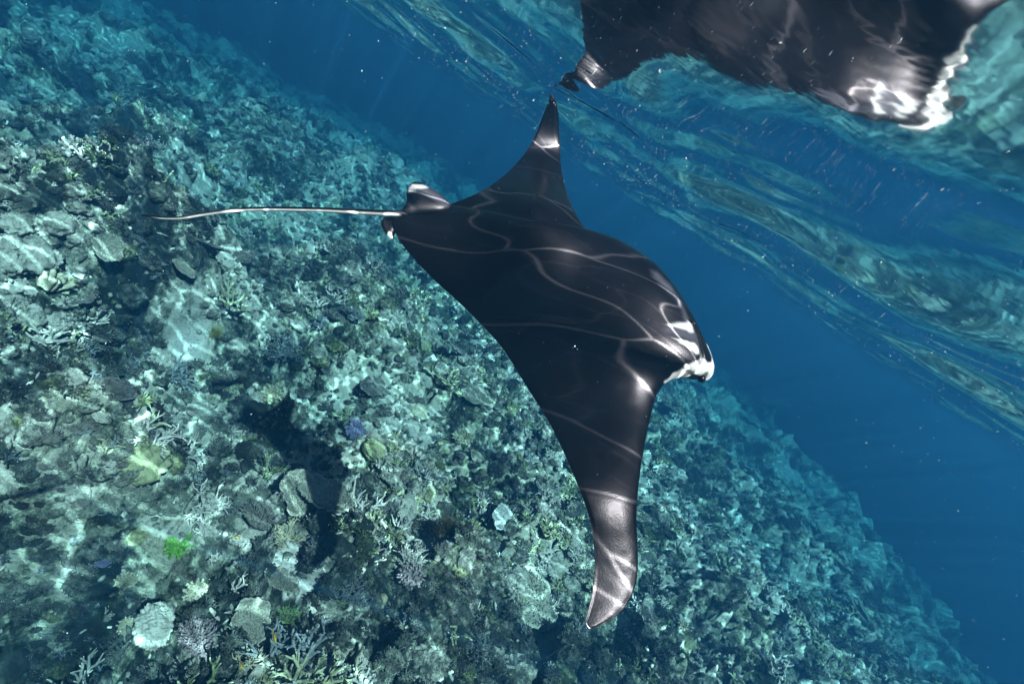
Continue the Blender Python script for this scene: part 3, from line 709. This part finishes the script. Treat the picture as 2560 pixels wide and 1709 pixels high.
HERO = [
 # x, y, width (full-frame view), builder, name, label, category, sink factor
 (397, 1283, 70, lambda s: corymb(1, 'lime', s, 46, .085, .42, .35, True, .8), 'green_coral', 'bright lime green bushy coral near the lower left', 'coral', .1),
 (459, 1190, 112, lambda s: staghorn(2, 'stag_pale', s, 12, 1.0, .02, 3, 4), 'staghorn_coral', 'broad pale grey staghorn thicket above the bright green coral', 'coral', .03),
 (455, 1252, 66, lambda s: staghorn(3, 'stag_pale', s, 8, 1.0, .024, 3, 3), 'staghorn_coral', 'smaller pale staghorn right beside the bright green coral', 'coral', .03),
 (492, 1290, 44, lambda s: staghorn(4, 'stag_pale', s, 4, .9, .03, 2, 4), 'staghorn_coral', 'thin pale antler sprig left of the brown bushy coral', 'coral', .03),
 (452, 1358, 62, lambda s: corymb(5, 'cream', s, 34, .10, .34, .6, True, .2), 'cauliflower_coral', 'beige cauliflower coral with thick blunt lobes above the mauve coral', 'coral', .12),
 (530, 1364, 60, lambda s: staghorn(6, 'stag_pale', s, 4, 1.0, .035, 2, 4), 'staghorn_coral', 'whitish thick branched coral piece above the pale table coral', 'coral', .02),
 (463, 1462, 122, lambda s: corymb(7, 'mauve', s, 190, .042, .34, .5, False, .3), 'bush_coral', 'mauve brown coral with pale finger tips left of the table coral', 'coral', .12),
 (572, 1434, 108, lambda s: table(8, 'plate', s, .3, .95), 'table_coral', 'large pale table coral beside the sand at bottom', 'coral', -.03),
 (646, 1438, 74, lambda s: corymb(9, 'darkgreen', s, 120, .035, .5, .45, False, .5), 'bush_coral', 'dark green spiky coral on sand right of the pale table coral', 'coral', .08),
 (354, 1455, 112, lambda s: boulder(10, 'pale', s, .85, .3, .3, 70, 0, .25), 'boulder', 'big pale mottled boulder left of the mauve coral', 'rock', .2),
 (274, 1372, 52, lambda s: corymb(11, 'cream', s, 60, .06, .3, .5, True, .2), 'bush_coral', 'tan stubby fingered coral left of the big pale boulder', 'coral', .1),
 (566, 1520, 80, lambda s: staghorn(12, 'cream', s, 9, 1.0, .036, 3, 3), 'staghorn_coral', 'whitish branching coral at the bottom edge below the table coral', 'coral', .04),
 (238, 1420, 32, lambda s: staghorn(13, 'stag_pale', s, 4, 1.0, .035, 2, 4), 'staghorn_coral', 'tiny pale branching sprig left of the big pale boulder', 'coral', .02),
 (214, 1344, 34, lambda s: corymb(14, 'purple', s, 60, .05, .3, .5, True, .2), 'cauliflower_coral', 'small dim violet coral far left below the dark hollow', 'coral', .1),
 (16, 1522, 90, lambda s: boulder(15, 'brain', s, .8, .15, .03, 40), 'boulder', 'dark brown rounded boulder in the bottom left corner', 'rock', .15),
 (592, 1026, 58, lambda s: boulder(16, 'brain', s, .7, .12, 0, 60, .05), 'brain_coral', 'dark grooved brain coral above the greenish branching coral', 'coral', .15),
 (600, 1092, 98, lambda s: staghorn(17, 'stag_green', s, 6, 1.1, .032, 3, 4, .4), 'staghorn_coral', 'greenish cream branching coral below the dark brain coral', 'coral', .03),
 (588, 1205, 108, lambda s: corymb(18, 'plate_dark', s, 190, .028, .4, .5, False, .45), 'bush_coral', 'wide dark brown bushy coral beside the pale staghorn thicket', 'coral', .12),
 (632, 1270, 84, lambda s: staghorn(19, 'cream', s, 15, .9, .027, 3, 4), 'bush_coral', 'cream branching coral growing below the dark brown bush', 'coral', .03),
 (545, 1280, 60, lambda s: staghorn(20, 'stag_pale', s, 7, .9, .026, 3, 3), 'staghorn_coral', 'thin pale staghorn between the green coral and cream branching coral', 'coral', .03),
 (900, 1225, 72, lambda s: staghorn(21, 'stag_pale', s, 9, .9, .026, 3, 3), 'staghorn_coral', 'upper pale antler coral left of the brown algae', 'coral', .02),
 (930, 1290, 112, lambda s: staghorn(22, 'stag_pale', s, 13, 1.0, .024, 3, 4), 'staghorn_coral', 'largest pale antler coral standing just below left of the brown algae', 'coral', .02),
 (1004, 1252, 96, lambda s: tuft(23, 'algae', s, 420, .011, 1.0, 1.1, .22), 'algae_bush', 'soft brown feathery algae bush right of the antler corals', 'algae', .02),
 (1142, 1196, 70, lambda s: table(24, 'white', s, .12, .7), 'coral_plate', 'white coral plate lying left of the lowered wing', 'coral', -.05),
 (760, 1412, 34, lambda s: boulder(25, 'brain_green', s, .85, .06, 0, 44, .02), 'brain_coral', 'small round green brain coral below the dark fan coral', 'coral', .12),
 (788, 1383, 92, lambda s: staghorn(26, 'stag_dark', s, 16, .9, .022, 3, 4), 'staghorn_coral', 'dark fan of thin branches above the round green brain coral', 'coral', .03),
 (923, 1348, 66, lambda s: corymb(27, 'mauve', s, 60, .07, .3, .5, True, .3), 'cauliflower_coral', 'dusky mauve knobbly coral directly below the largest antler coral', 'coral', .1),
 (878, 1372, 26, lambda s: boulder(28, 'cream', s, .85, .2, .12, 32), 'lobed_coral', 'small pale yellow lobed coral left of the mauve knobbly coral', 'coral', .1),
 (985, 1500, 128, lambda s: boulder(29, 'rock', s, .75, .45, .4, 70, 0, .3), 'boulder', 'largest pale pitted rock at the bottom centre', 'rock', .3),
 (729, 1138, 27, lambda s: boulder(30, 'brain', s, .85, .05, 0, 40, .03), 'brain_coral', 'small round brain coral right of the greenish branching coral', 'coral', .12),
 (827, 1522, 36, lambda s: corymb(31, 'stag_pale', s, 36, .08, .3, .5, True, .2), 'cauliflower_coral', 'small white tipped knob coral at the bottom edge', 'coral', .1),
 (107, 665, 74, lambda s: glove(32, 'cream', s, 18), 'finger_coral', 'cream coral of thick upright fingers near the left edge', 'coral', .1),
 (183, 712, 54, lambda s: table(33, 'plate_dark', s, .3, .8), 'table_coral', 'grey cup shaped coral right of the cream thick fingered coral', 'coral', -.04),
 (244, 583, 96, lambda s: table(34, 'plate', s, .25, .7), 'table_coral', 'wide pale ragged plate coral at left below the tail tip', 'coral', -.04),
 (381, 712, 54, lambda s: table(35, 'plate', s, .35, .9), 'table_coral', 'small round pale table coral on the left mound', 'coral', -.06),
 (474, 606, 74, lambda s: table(36, 'plate_dark', s, .5, .75), 'table_coral', 'mauve grey table coral with black shade beneath, left of a dome', 'coral', -.05),
 (557, 588, 60, lambda s: corymb(37, 'plate_dark', s, 150, .03, .22, .6, False, .2), 'bush_coral', 'dark rounded dome coral right of the shaded table coral', 'coral', .1),
 (488, 775, 48, lambda s: tuft(38, 'grass', s, 120, .02, 1.2, .5, .1), 'grass_tuft', 'yellow green feathery tuft on the left of the dark hollow', 'plant', .02),
 (88, 898, 32, lambda s: tuft(39, 'grass', s, 50, .03, 1.0, .7), 'grass_tuft', 'uppermost small green tuft near the left edge', 'plant', .02),
 (22, 1006, 40, lambda s: tuft(40, 'grass', s, 50, .03, 1.0, .8), 'grass_tuft', 'lower green tuft touching the left edge', 'plant', .02),
 (618, 909, 54, lambda s: corymb(41, 'cream', s, 46, .09, .3, .6, True, .15), 'cauliflower_coral', 'cream green cauliflower coral at the rim of the dark hollow', 'coral', .12),
 (481, 937, 105, lambda s: boulder(42, 'rock', s, .45, .3, .3, 60, 0, .25), 'boulder', 'wide low mottled coral head left of the cream green cauliflower coral', 'rock', .2),
 (785, 764, 74, lambda s: staghorn(43, 'stag_dark', s, 10, 1.0, .024, 3, 4), 'staghorn_coral', 'blue grey staghorn on top of the dark mound', 'coral', .02),
 (732, 768, 66, lambda s: staghorn(44, 'stag_dark', s, 9, 1.0, .026, 3, 4), 'staghorn_coral', 'blue grey staghorn on the left crest of the dark mound', 'coral', .02),
 (632, 842, 92, lambda s: staghorn(45, 'stag_dark', s, 12, 1.0, .024, 3, 4), 'staghorn_coral', 'blue grey staghorn thicket on the left slope of the dark hollow', 'coral', .02),
 (815, 992, 58, lambda s: corymb(46, 'purple', s, 95, .065, .26, .6, True, .12), 'cauliflower_coral', 'deep violet blue cauliflower coral below the dark hollow', 'coral', .12),
 (761, 727, 46, lambda s: corymb(47, 'plate_dark', s, 60, .07, .26, .6, True, .2), 'cauliflower_coral', 'dark cauliflower coral just above the blue grey staghorns', 'coral', .12),
 (846, 724, 48, lambda s: corymb(48, 'green', s, 60, .07, .26, .6, True, .2), 'cauliflower_coral', 'olive cauliflower coral up right of the dark mound', 'coral', .12),
 (861, 1028, 64, lambda s: boulder(49, 'green', s, .75, .3, .25, 48), 'lobed_coral', 'yellow green lobed coral right of the violet coral', 'coral', .15),
 (960, 948, 80, lambda s: boulder(50, 'cream', s, .6, .3, .28, 52), 'lobed_coral', 'yellowish knobbly coral head left of the big wing', 'coral', .2),
 (1150, 866, 48, lambda s: corymb(51, 'cream', s, 60, .09, .3, .9, True, .2), 'lobed_coral', 'yellowish lobed coral column close to the trailing wing edge', 'coral', .12),
 (1176, 932, 52, lambda s: boulder(52, 'green', s, .8, .3, .3, 44), 'lobed_coral', 'olive knobbly coral just below the yellowish lobed column', 'coral', .2),
 (1060, 1006, 56, lambda s: corymb(53, 'cream', s, 70, .07, .3, .5, False, .4), 'bush_coral', 'pale cream knobbly bush right of the violet coral, under the wing', 'coral', .1),
 (360, 456, 46, lambda s: boulder(54, 'brain', s, .9, .08, 0, 44, .02), 'brain_coral', 'smooth round coral head just above the tail tip', 'coral', .2),
 (1768, 944, 88, lambda s: table(55, 'plate_dark', s, .3, .6), 'table_coral', 'dim round table coral in blue water below right of the head', 'coral', -.05),
 (1615, 940, 32, lambda s: corymb(56, 'cream', s, 40, .09, .3, .6, True, .2), 'cauliflower_coral', 'small round pale coral below the white jaw', 'coral', .1),
 (1645, 1255, 90, lambda s: boulder(57, 'pale', s, .7, .3, .25, 48), 'boulder', 'pale lumpy coral head right of the lowered wing', 'rock', .2),
 (1317, 1262, 40, lambda s: corymb(58, 'stag_pale', s, 40, .08, .3, .6, True, .3), 'cauliflower_coral', 'white blunt fingered coral just left of the lowered wing', 'coral', .1),
 (1432, 1405, 38, lambda s: staghorn(59, 'stag_dark', s, 7, 1.0, .03, 3, 3), 'staghorn_coral', 'small dark staghorn beside the lower wing tip', 'coral', .02),
 (1480, 1270, 52, lambda s: boulder(60, 'brain', s, .6, .1, 0, 44, .02), 'brain_coral', 'dull rounded coral touching the right of the lowered wing', 'coral', .15),
 (218, 1003, 46, lambda s: boulder(61, 'pale', s, .35, .3, .0, 36), 'boulder', 'flat pale stone left of the wide mottled coral head', 'rock', .1),
 (1575, 1470, 60, lambda s: boulder(62, 'green', s, .7, .3, .3, 44), 'lobed_coral', 'olive knobbly coral at the bottom right of the lower wing tip', 'coral', .2),
 (303, 1256, 48, lambda s: boulder(63, 'green', s, .4, .3, .05, 36), 'boulder', 'long yellowish stone left of the bright green coral', 'rock', .1),
]
hero_xy = []
for k, (x, y, wpx, build, name, label, cat, sink) in enumerate(HERO):
    p = spot(x, y); sz = metres(wpx, p)
    me = build(sz)
    gx = p[0] + sz * .3 * np.cos(np.arange(8) * .785); gy = p[1] + sz * .3 * np.sin(np.arange(8) * .785)
    p[2] = max(p[2], float(np.sort(ground(gx, gy))[5])) + .05 * sz
    o = place(name, None if isinstance(me, list) else me, p, (k * 1.7) % 6.28, 1.0, None, sink * sz)
    if isinstance(me, list):
        for b_ in me: obj('branch', b_, o)
    tag(o, label, cat); hero_xy.append((p[0], p[1], sz * .5))
hero_xy = np.array(hero_xy)

# ------------------------------------------------------------------ the many unremarkable heads and sprigs between them
def scatter(n, r0, r1, a0=-70, a1=62, power=1.0, seed=0, clear=1.5):
    rg = np.random.default_rng(seed); outp = []
    while len(outp) < n:
        a = R(rg.uniform(a0, a1)); r_ = r0 * (r1 / r0) ** (rg.uniform(0, 1) ** power)
        x, y = r_ * math.sin(a), r_ * math.cos(a)
        if (np.hypot(hero_xy[:, 0] - x, hero_xy[:, 1] - y) < hero_xy[:, 2] * clear).any(): continue
        outp.append((x, y, r_, rg.uniform(0, 1), rg.uniform(0, 6.28)))
    return outp
KINDS = [
 ('coral_rock', 'rock', 'lumpy rock', 'coral rocks strewn over the reef', 230, [lambda i=i: boulder(100 + i, ['rock', 'pale', 'green'][i % 3], 1.0, .8, .4, .45, 30, 0, .2) for i in range(6)], ['grey', 'pale', 'olive'], (.13, .40), .26),
 ('knobby_coral', 'coral', 'knobby coral clump', 'knobbly coral clumps over the reef', 190, [lambda i=i: corymb(120 + i, ['green', 'stag_pale', 'plate_dark', 'cream'][i], 1.0, 34, .09, .3, .55, True, .3) for i in range(4)], ['olive', 'whitish', 'dark', 'cream'], (.09, .24), .14),
 ('branching_coral', 'coral', 'branching coral sprig', 'branching coral sprigs over the reef', 190, [lambda i=i: staghorn(140 + i, ['stag_pale', 'stag_dark', 'stag_green'][i], 1.0, 7, 1.0, .03, 3, 3, split=False) for i in range(3)], ['pale', 'dark', 'greenish'], (.15, .45), .02),
 ('plate_coral', 'coral', 'thin plate coral', 'small plate corals over the reef', 80, [lambda i=i: table(160 + i, ['plate', 'plate_dark'][i], 1.0, .25, .8) for i in range(2)], ['pale', 'dark'], (.18, .48), -.04),
]
ORD = ['nearest', 'second nearest', 'third nearest', 'fourth nearest', 'fifth nearest', 'sixth nearest', 'seventh nearest', 'eighth nearest', 'ninth nearest', 'tenth nearest']
ORD += [w + ' nearest' for w in 'eleventh twelfth thirteenth fourteenth fifteenth sixteenth seventeenth eighteenth nineteenth twentieth'.split()]
import re
def short(label):
    w = re.split(r',| (?:above|below|beside|near|right|left|at|on|in|with|just|under|directly|growing|lying|close|between|touching|up|directly|of thick|of thin|standing) ?', label)[0]
    return w
hero_short = [short(h[5]) for h in HERO]
dup = {n for n in hero_short if hero_short.count(n) > 1}
for ki, (name, cat, what, group, n, builders, tones, (s0, s1), sink) in enumerate(KINDS):
    meshes = [b_() for b_ in builders]; made = {}
    for q, (x, y, r_, t, a) in enumerate(scatter(n, 1.3, 15.0, seed=500 + ki, power=.8)):
        sz = s0 + (s1 - s0) * t ** 1.5 * (1 if r_ < 5 else 1.3)
        z = float(np.sort(ground(x + sz * .3 * np.cos(np.arange(6)), y + sz * .3 * np.sin(np.arange(6))))[4])
        o = place(name, meshes[q % len(meshes)], np.array([x, y, z]), a, sz, None, sink * sz)
        tone_ = tones[q % len(tones)]
        dd = np.hypot(hero_xy[:, 0] - x, hero_xy[:, 1] - y); dd = dd + np.array([99.0 if h in dup else 0 for h in hero_short]); j = int(dd.argmin())
        made.setdefault((tone_, j), []).append((dd[j], o))
        tag(o, None, cat, group)
    for (tone_, j), lst in made.items():
        lst.sort(key=lambda e: e[0])
        for k, (_, o) in enumerate(lst): o['label'] = f"{tone_} {what}, {ORD[min(k, 19)]} such to the {hero_short[j]}"

# ------------------------------------------------------------------ the low coral growth that covers everything: one mass
protos = bpy.data.collections.new('growth_prototypes')        # never linked to the scene, only instanced
pm = [staghorn(300, 'stag_pale', 1.0, 7, 1.0, .045, 2, 4, split=False), staghorn(301, 'stag_dark', 1.0, 8, 1.0, .04, 2, 4, split=False), staghorn(302, 'stag_green', 1.0, 7, 1.1, .045, 2, 4, split=False),
      corymb(303, 'rock', 1.0, 26, .12, .34, .7, True, .5), corymb(304, 'pale', 1.0, 24, .12, .34, .7, True, .5), corymb(305, 'green', 1.0, 30, .10, .34, .7, True, .5), corymb(306, 'plate_dark', 1.0, 46, .05, .4, .6, False, .6),
      boulder(307, 'rock', 1.0, .9, .5, .55, 22, 0, .3), boulder(308, 'pale', 1.0, .8, .45, .6, 22, 0, .3), corymb(309, 'brain', 1.0, 40, .07, .36, .7, True, .6), corymb(310, 'cream', 1.0, 26, .11, .3, .7, True, .5), staghorn(311, 'cream', 1.0, 8, .9, .06, 2, 3, split=False)]
for k, me in enumerate(pm):
    o = bpy.data.objects.new('growth_%02d' % k, me); protos.objects.link(o)
NG = 52000
rg = np.random.default_rng(99)
a = np.radians(rg.uniform(-72, 64, NG)); r_ = 1.05 * (15.0 / 1.05) ** (rg.uniform(0, 1, NG) ** .72)
x = r_ * np.sin(a); y = r_ * np.cos(a) + .1
sand_here = seabed(x, y, True)[1]
slope = np.hypot((ground(x + .05, y) - ground(x - .05, y)) / .1, (ground(x, y + .05) - ground(x, y - .05)) / .1)
lot = rg.uniform(0, 1, NG) < np.sqrt(1 + slope ** 2) / 2.6
keep = (sand_here < .35) | (rg.uniform(0, 1, NG) < .06)
keep &= lot
for hx, hy, hr in hero_xy: keep &= np.hypot(x - hx, y - hy) > hr * .85
clump = np.clip(1.5 * fbm(x * 1.1, y * 1.1, 4, 401, .65) - .12, -1, 1)
x, y, r_, clump = x[keep], y[keep], r_[keep], clump[keep]; n = len(x)
gsz = (.045 + .13 * rg.uniform(0, 1, n) ** 2.2) * (1 + .5 * clump) * np.clip(.75 + r_ * .09, .8, 2.0)
gidx = np.clip(((clump * .8 + .45) * 12 + rg.normal(0, 2.0, n)), 0, 11.99).astype(np.int32)
perm = np.array([9, 6, 1, 6, 9, 7, 3, 5, 2, 0, 4, 8]); gidx = perm[gidx]
gme = bpy.data.meshes.new('coral_growth'); gme.vertices.add(n)
gme.vertices.foreach_set('co', np.stack([x, y, ground(x, y) + gsz * .04], -1).astype(np.float32).ravel())
attr(gme, 'gscale', gsz); attr(gme, 'grot', rg.uniform(0, 6.28, n)); attr(gme, 'gtiltx', rg.normal(0, .3, n)); attr(gme, 'gtilty', rg.normal(0, .3, n))
ai = gme.attributes.new('gidx', 'INT', 'POINT'); ai.data.foreach_set('value', gidx.astype(np.int32))
go = obj('coral_growth', gme); go['kind'] = 'stuff'; go['label'] = 'low crusty coral growth and fragments covering the whole reef'
ng = bpy.data.node_groups.new('growth', 'GeometryNodeTree')
ng.interface.new_socket('Geometry', in_out='INPUT', socket_type='NodeSocketGeometry'); ng.interface.new_socket('Geometry', in_out='OUTPUT', socket_type='NodeSocketGeometry')
gi = ng.nodes.new('NodeGroupInput'); go_ = ng.nodes.new('NodeGroupOutput')
ci = ng.nodes.new('GeometryNodeCollectionInfo'); ci.inputs['Collection'].default_value = protos; ci.inputs['Separate Children'].default_value = True; ci.inputs['Reset Children'].default_value = True
ip = ng.nodes.new('GeometryNodeInstanceOnPoints'); ip.inputs['Pick Instance'].default_value = True
def named(nm, ty='FLOAT'):
    q = ng.nodes.new('GeometryNodeInputNamedAttribute'); q.data_type = ty; q.inputs['Name'].default_value = nm; return q.outputs['Attribute']
cx = ng.nodes.new('ShaderNodeCombineXYZ')
for k, nm in enumerate(('gtiltx', 'gtilty', 'grot')): ng.links.new(named(nm), cx.inputs[k])
ng.links.new(gi.outputs[0], ip.inputs['Points']); ng.links.new(ci.outputs[0], ip.inputs['Instance']); ng.links.new(named('gidx', 'INT'), ip.inputs['Instance Index'])
ng.links.new(cx.outputs[0], ip.inputs['Rotation']); ng.links.new(named('gscale'), ip.inputs['Scale']); ng.links.new(ip.outputs[0], go_.inputs[0])
go.modifiers.new('growth', 'NODES').node_group = ng

# ------------------------------------------------------------------ loose rubble, far too many to count
def ico():
    t = (1 + 5 ** .5) / 2
    v = np.array([(-1, t, 0), (1, t, 0), (-1, -t, 0), (1, -t, 0), (0, -1, t), (0, 1, t), (0, -1, -t), (0, 1, -t), (t, 0, -1), (t, 0, 1), (-t, 0, -1), (-t, 0, 1)], float)
    f = np.array([(0, 11, 5), (0, 5, 1), (0, 1, 7), (0, 7, 10), (0, 10, 11), (1, 5, 9), (5, 11, 4), (11, 10, 2), (10, 7, 6), (7, 1, 8), (3, 9, 4), (3, 4, 2), (3, 2, 6), (3, 6, 8), (3, 8, 9), (4, 9, 5), (2, 4, 11), (6, 2, 10), (8, 6, 7), (9, 8, 1)])
    return v / np.linalg.norm(v[0]), f
iv, if_ = ico()
NRB = 7000
rg = np.random.default_rng(77)
a = R(-72) + R(136) * rg.uniform(0, 1, NRB); r_ = 1.1 * (11.0 / 1.1) ** (rg.uniform(0, 1, NRB) ** .75)
x = r_ * np.sin(a); y = r_ * np.cos(a); z = ground(x, y)
long_ = rg.uniform(0, 1, NRB) < .55
sc = np.stack([np.where(long_, rg.uniform(1.6, 3.6, NRB), rg.uniform(.8, 1.3, NRB)), rg.uniform(.6, 1.0, NRB), rg.uniform(.5, .9, NRB)], -1) * (rg.uniform(.007, .024, NRB) * np.where(long_, .75, 1.1))[:, None]
ang = rg.uniform(0, 6.28, NRB); til = rg.normal(0, .45, NRB)
V = iv[None] * (1 + rg.normal(0, .16, (NRB, 12, 1))) * sc[:, None]
ct, st = np.cos(til)[:, None], np.sin(til)[:, None]
V = np.stack([V[..., 0] * ct - V[..., 2] * st, V[..., 1], V[..., 0] * st + V[..., 2] * ct], -1)
ca_, sa_ = np.cos(ang)[:, None], np.sin(ang)[:, None]
V = np.stack([V[..., 0] * ca_ - V[..., 1] * sa_, V[..., 0] * sa_ + V[..., 1] * ca_, V[..., 2]], -1)
V += np.stack([x, y, z + .006], -1)[:, None]
F = (if_[None] + (np.arange(NRB) * 12)[:, None, None]).reshape(-1, 3)
rme = mesh_np('coral_rubble', V.reshape(-1, 3), F, True)
rt = np.repeat(rg.uniform(0, 1, NRB), 12); attr(rme, 'tone', rt)
mt, nt, out = newmat('rubble')
at_t = node(nt, 'ShaderNodeAttribute', attribute_name='tone'); pos = objpos(nt)
f = maths(nt, 'ADD', maths(nt, 'MULTIPLY', at_t.outputs['Fac'], .7), maths(nt, 'MULTIPLY_ADD', noise(nt, pos, 70, 4, .65), .8, -.25))
r1 = ramp(nt, f, [(.1, (.04, .045, .04)), (.4, (.16, .17, .14)), (.7, (.42, .41, .35)), (1, (.68, .65, .57))])
b = node(nt, 'ShaderNodeBsdfPrincipled'); b.inputs['Roughness'].default_value = .9; b.inputs['Specular IOR Level'].default_value = .1
nt.links.new(r1.outputs[0], b.inputs['Base Color']); nt.links.new(b.outputs[0], out.inputs[0]); rme.materials.append(mt)
ro = obj('coral_rubble', rme); ro['kind'] = 'stuff'; ro['label'] = 'loose broken coral rubble covering the reef'

# ------------------------------------------------------------------ specks drifting in the water
NP = 7500
rg = np.random.default_rng(5)
a = R(rg.uniform(-60, 62, NP)) if False else np.radians(rg.uniform(-60, 64, NP))
r_ = .5 * (5.0 / .5) ** rg.uniform(0, 1, NP)
lay = rg.uniform(0, 1, NP) < .6
zz = np.where(lay, -.012 - np.abs(rg.normal(0, .035, NP)), -rg.uniform(.02, 1.9, NP))
x = r_ * np.sin(a); y = r_ * np.cos(a)
ov = np.array([(1, 0, 0), (-1, 0, 0), (0, 1, 0), (0, -1, 0), (0, 0, 1), (0, 0, -1)], float)
of = np.array([(0, 2, 4), (2, 1, 4), (1, 3, 4), (3, 0, 4), (2, 0, 5), (1, 2, 5), (3, 1, 5), (0, 3, 5)])
size = rg.lognormal(math.log(.00048), .45, NP) * np.clip(r_ / 1.2, .45, 2.4)
V = ov[None] * size[:, None, None] * np.stack([np.ones(NP), rg.uniform(.6, 2.2, NP), rg.uniform(.6, 1.2, NP)], -1)[:, None] + np.stack([x, y, zz], -1)[:, None]
pme = mesh_np('suspended_particles', V.reshape(-1, 3), (of[None] + (np.arange(NP) * 6)[:, None, None]).reshape(-1, 3), False)
mt, nt, out = newmat('particle'); b = node(nt, 'ShaderNodeBsdfPrincipled'); b.inputs['Base Color'].default_value = (.6, .68, .7, 1); b.inputs['Roughness'].default_value = .7
nt.links.new(b.outputs[0], out.inputs[0]); pme.materials.append(mt)
po = obj('suspended_particles', pme); po['kind'] = 'stuff'; po['label'] = 'pale specks drifting in the water under the surface'

# ------------------------------------------------------------------ small reef fish
def fish(x, y, length, mat, rz, label, up=.10):
    p = spot(x, y); e = bpy.data.objects.new('reef_fish', None); link(e); e.empty_display_size = .02
    e.location = (p[0], p[1], p[2] + up); e.rotation_euler = (0, R(8), rz); tag(e, label, 'fish')
    u = np.linspace(0, 1, 12); prof = np.sin(np.pi * np.clip(u, .02, .98)) ** .8 * (1 - .55 * u)
    an = np.arange(10) / 10 * 2 * math.pi
    v = np.stack([np.repeat((.5 - u)[:, None] * length, 10, 1), prof[:, None] * np.cos(an) * length * .10, prof[:, None] * np.sin(an) * length * .26], -1).reshape(-1, 3)
    obj('body', mesh_np('body', v, grid_faces(12, 10, True), True, M[mat]), e)
    L = length; t = L * .012
    def fin(name, poly):
        n = len(poly); vv = [(a * L, t * s_, b_ * L) for s_ in (-1, 1) for a, b_ in poly]
        me = bpy.data.meshes.new(name); me.from_pydata(vv, [], [tuple(range(n))[::-1], tuple(range(n, 2 * n))] + [(k, (k + 1) % n, n + (k + 1) % n, n + k) for k in range(n)]); me.materials.append(M[mat]); obj(name, me, e)
    fin('tail_fin', [(-.44, .03), (-.70, .20), (-.62, 0), (-.70, -.20), (-.44, -.03)])
    fin('dorsal_fin', [(.18, .2), (-.05, .33), (-.36, .16), (-.3, .08), (.1, .12)])
fish(530, 1264, .045, 'fish_yellow', .8, 'tiny yellow fish over the thin pale staghorn', .12)
fish(534, 1556, .045, 'fish_yellow', 2.2, 'tiny yellow fish at the bottom edge', .10)
fish(608, 1497, .05, 'fish_yellow', -.6, 'tiny orange yellow fish below the large pale table coral', .12)
fish(635, 648, .07, 'fish_dark', .3, 'small dark fish below the middle of the tail', .3)
fish(702, 722, .07, 'fish_dark', .5, 'small dark fish above left of the dark cauliflower coral', .3)
fish(655, 668, .06, 'fish_dark', -.2, 'small dark fish trailing just right of the one below the tail', .25)
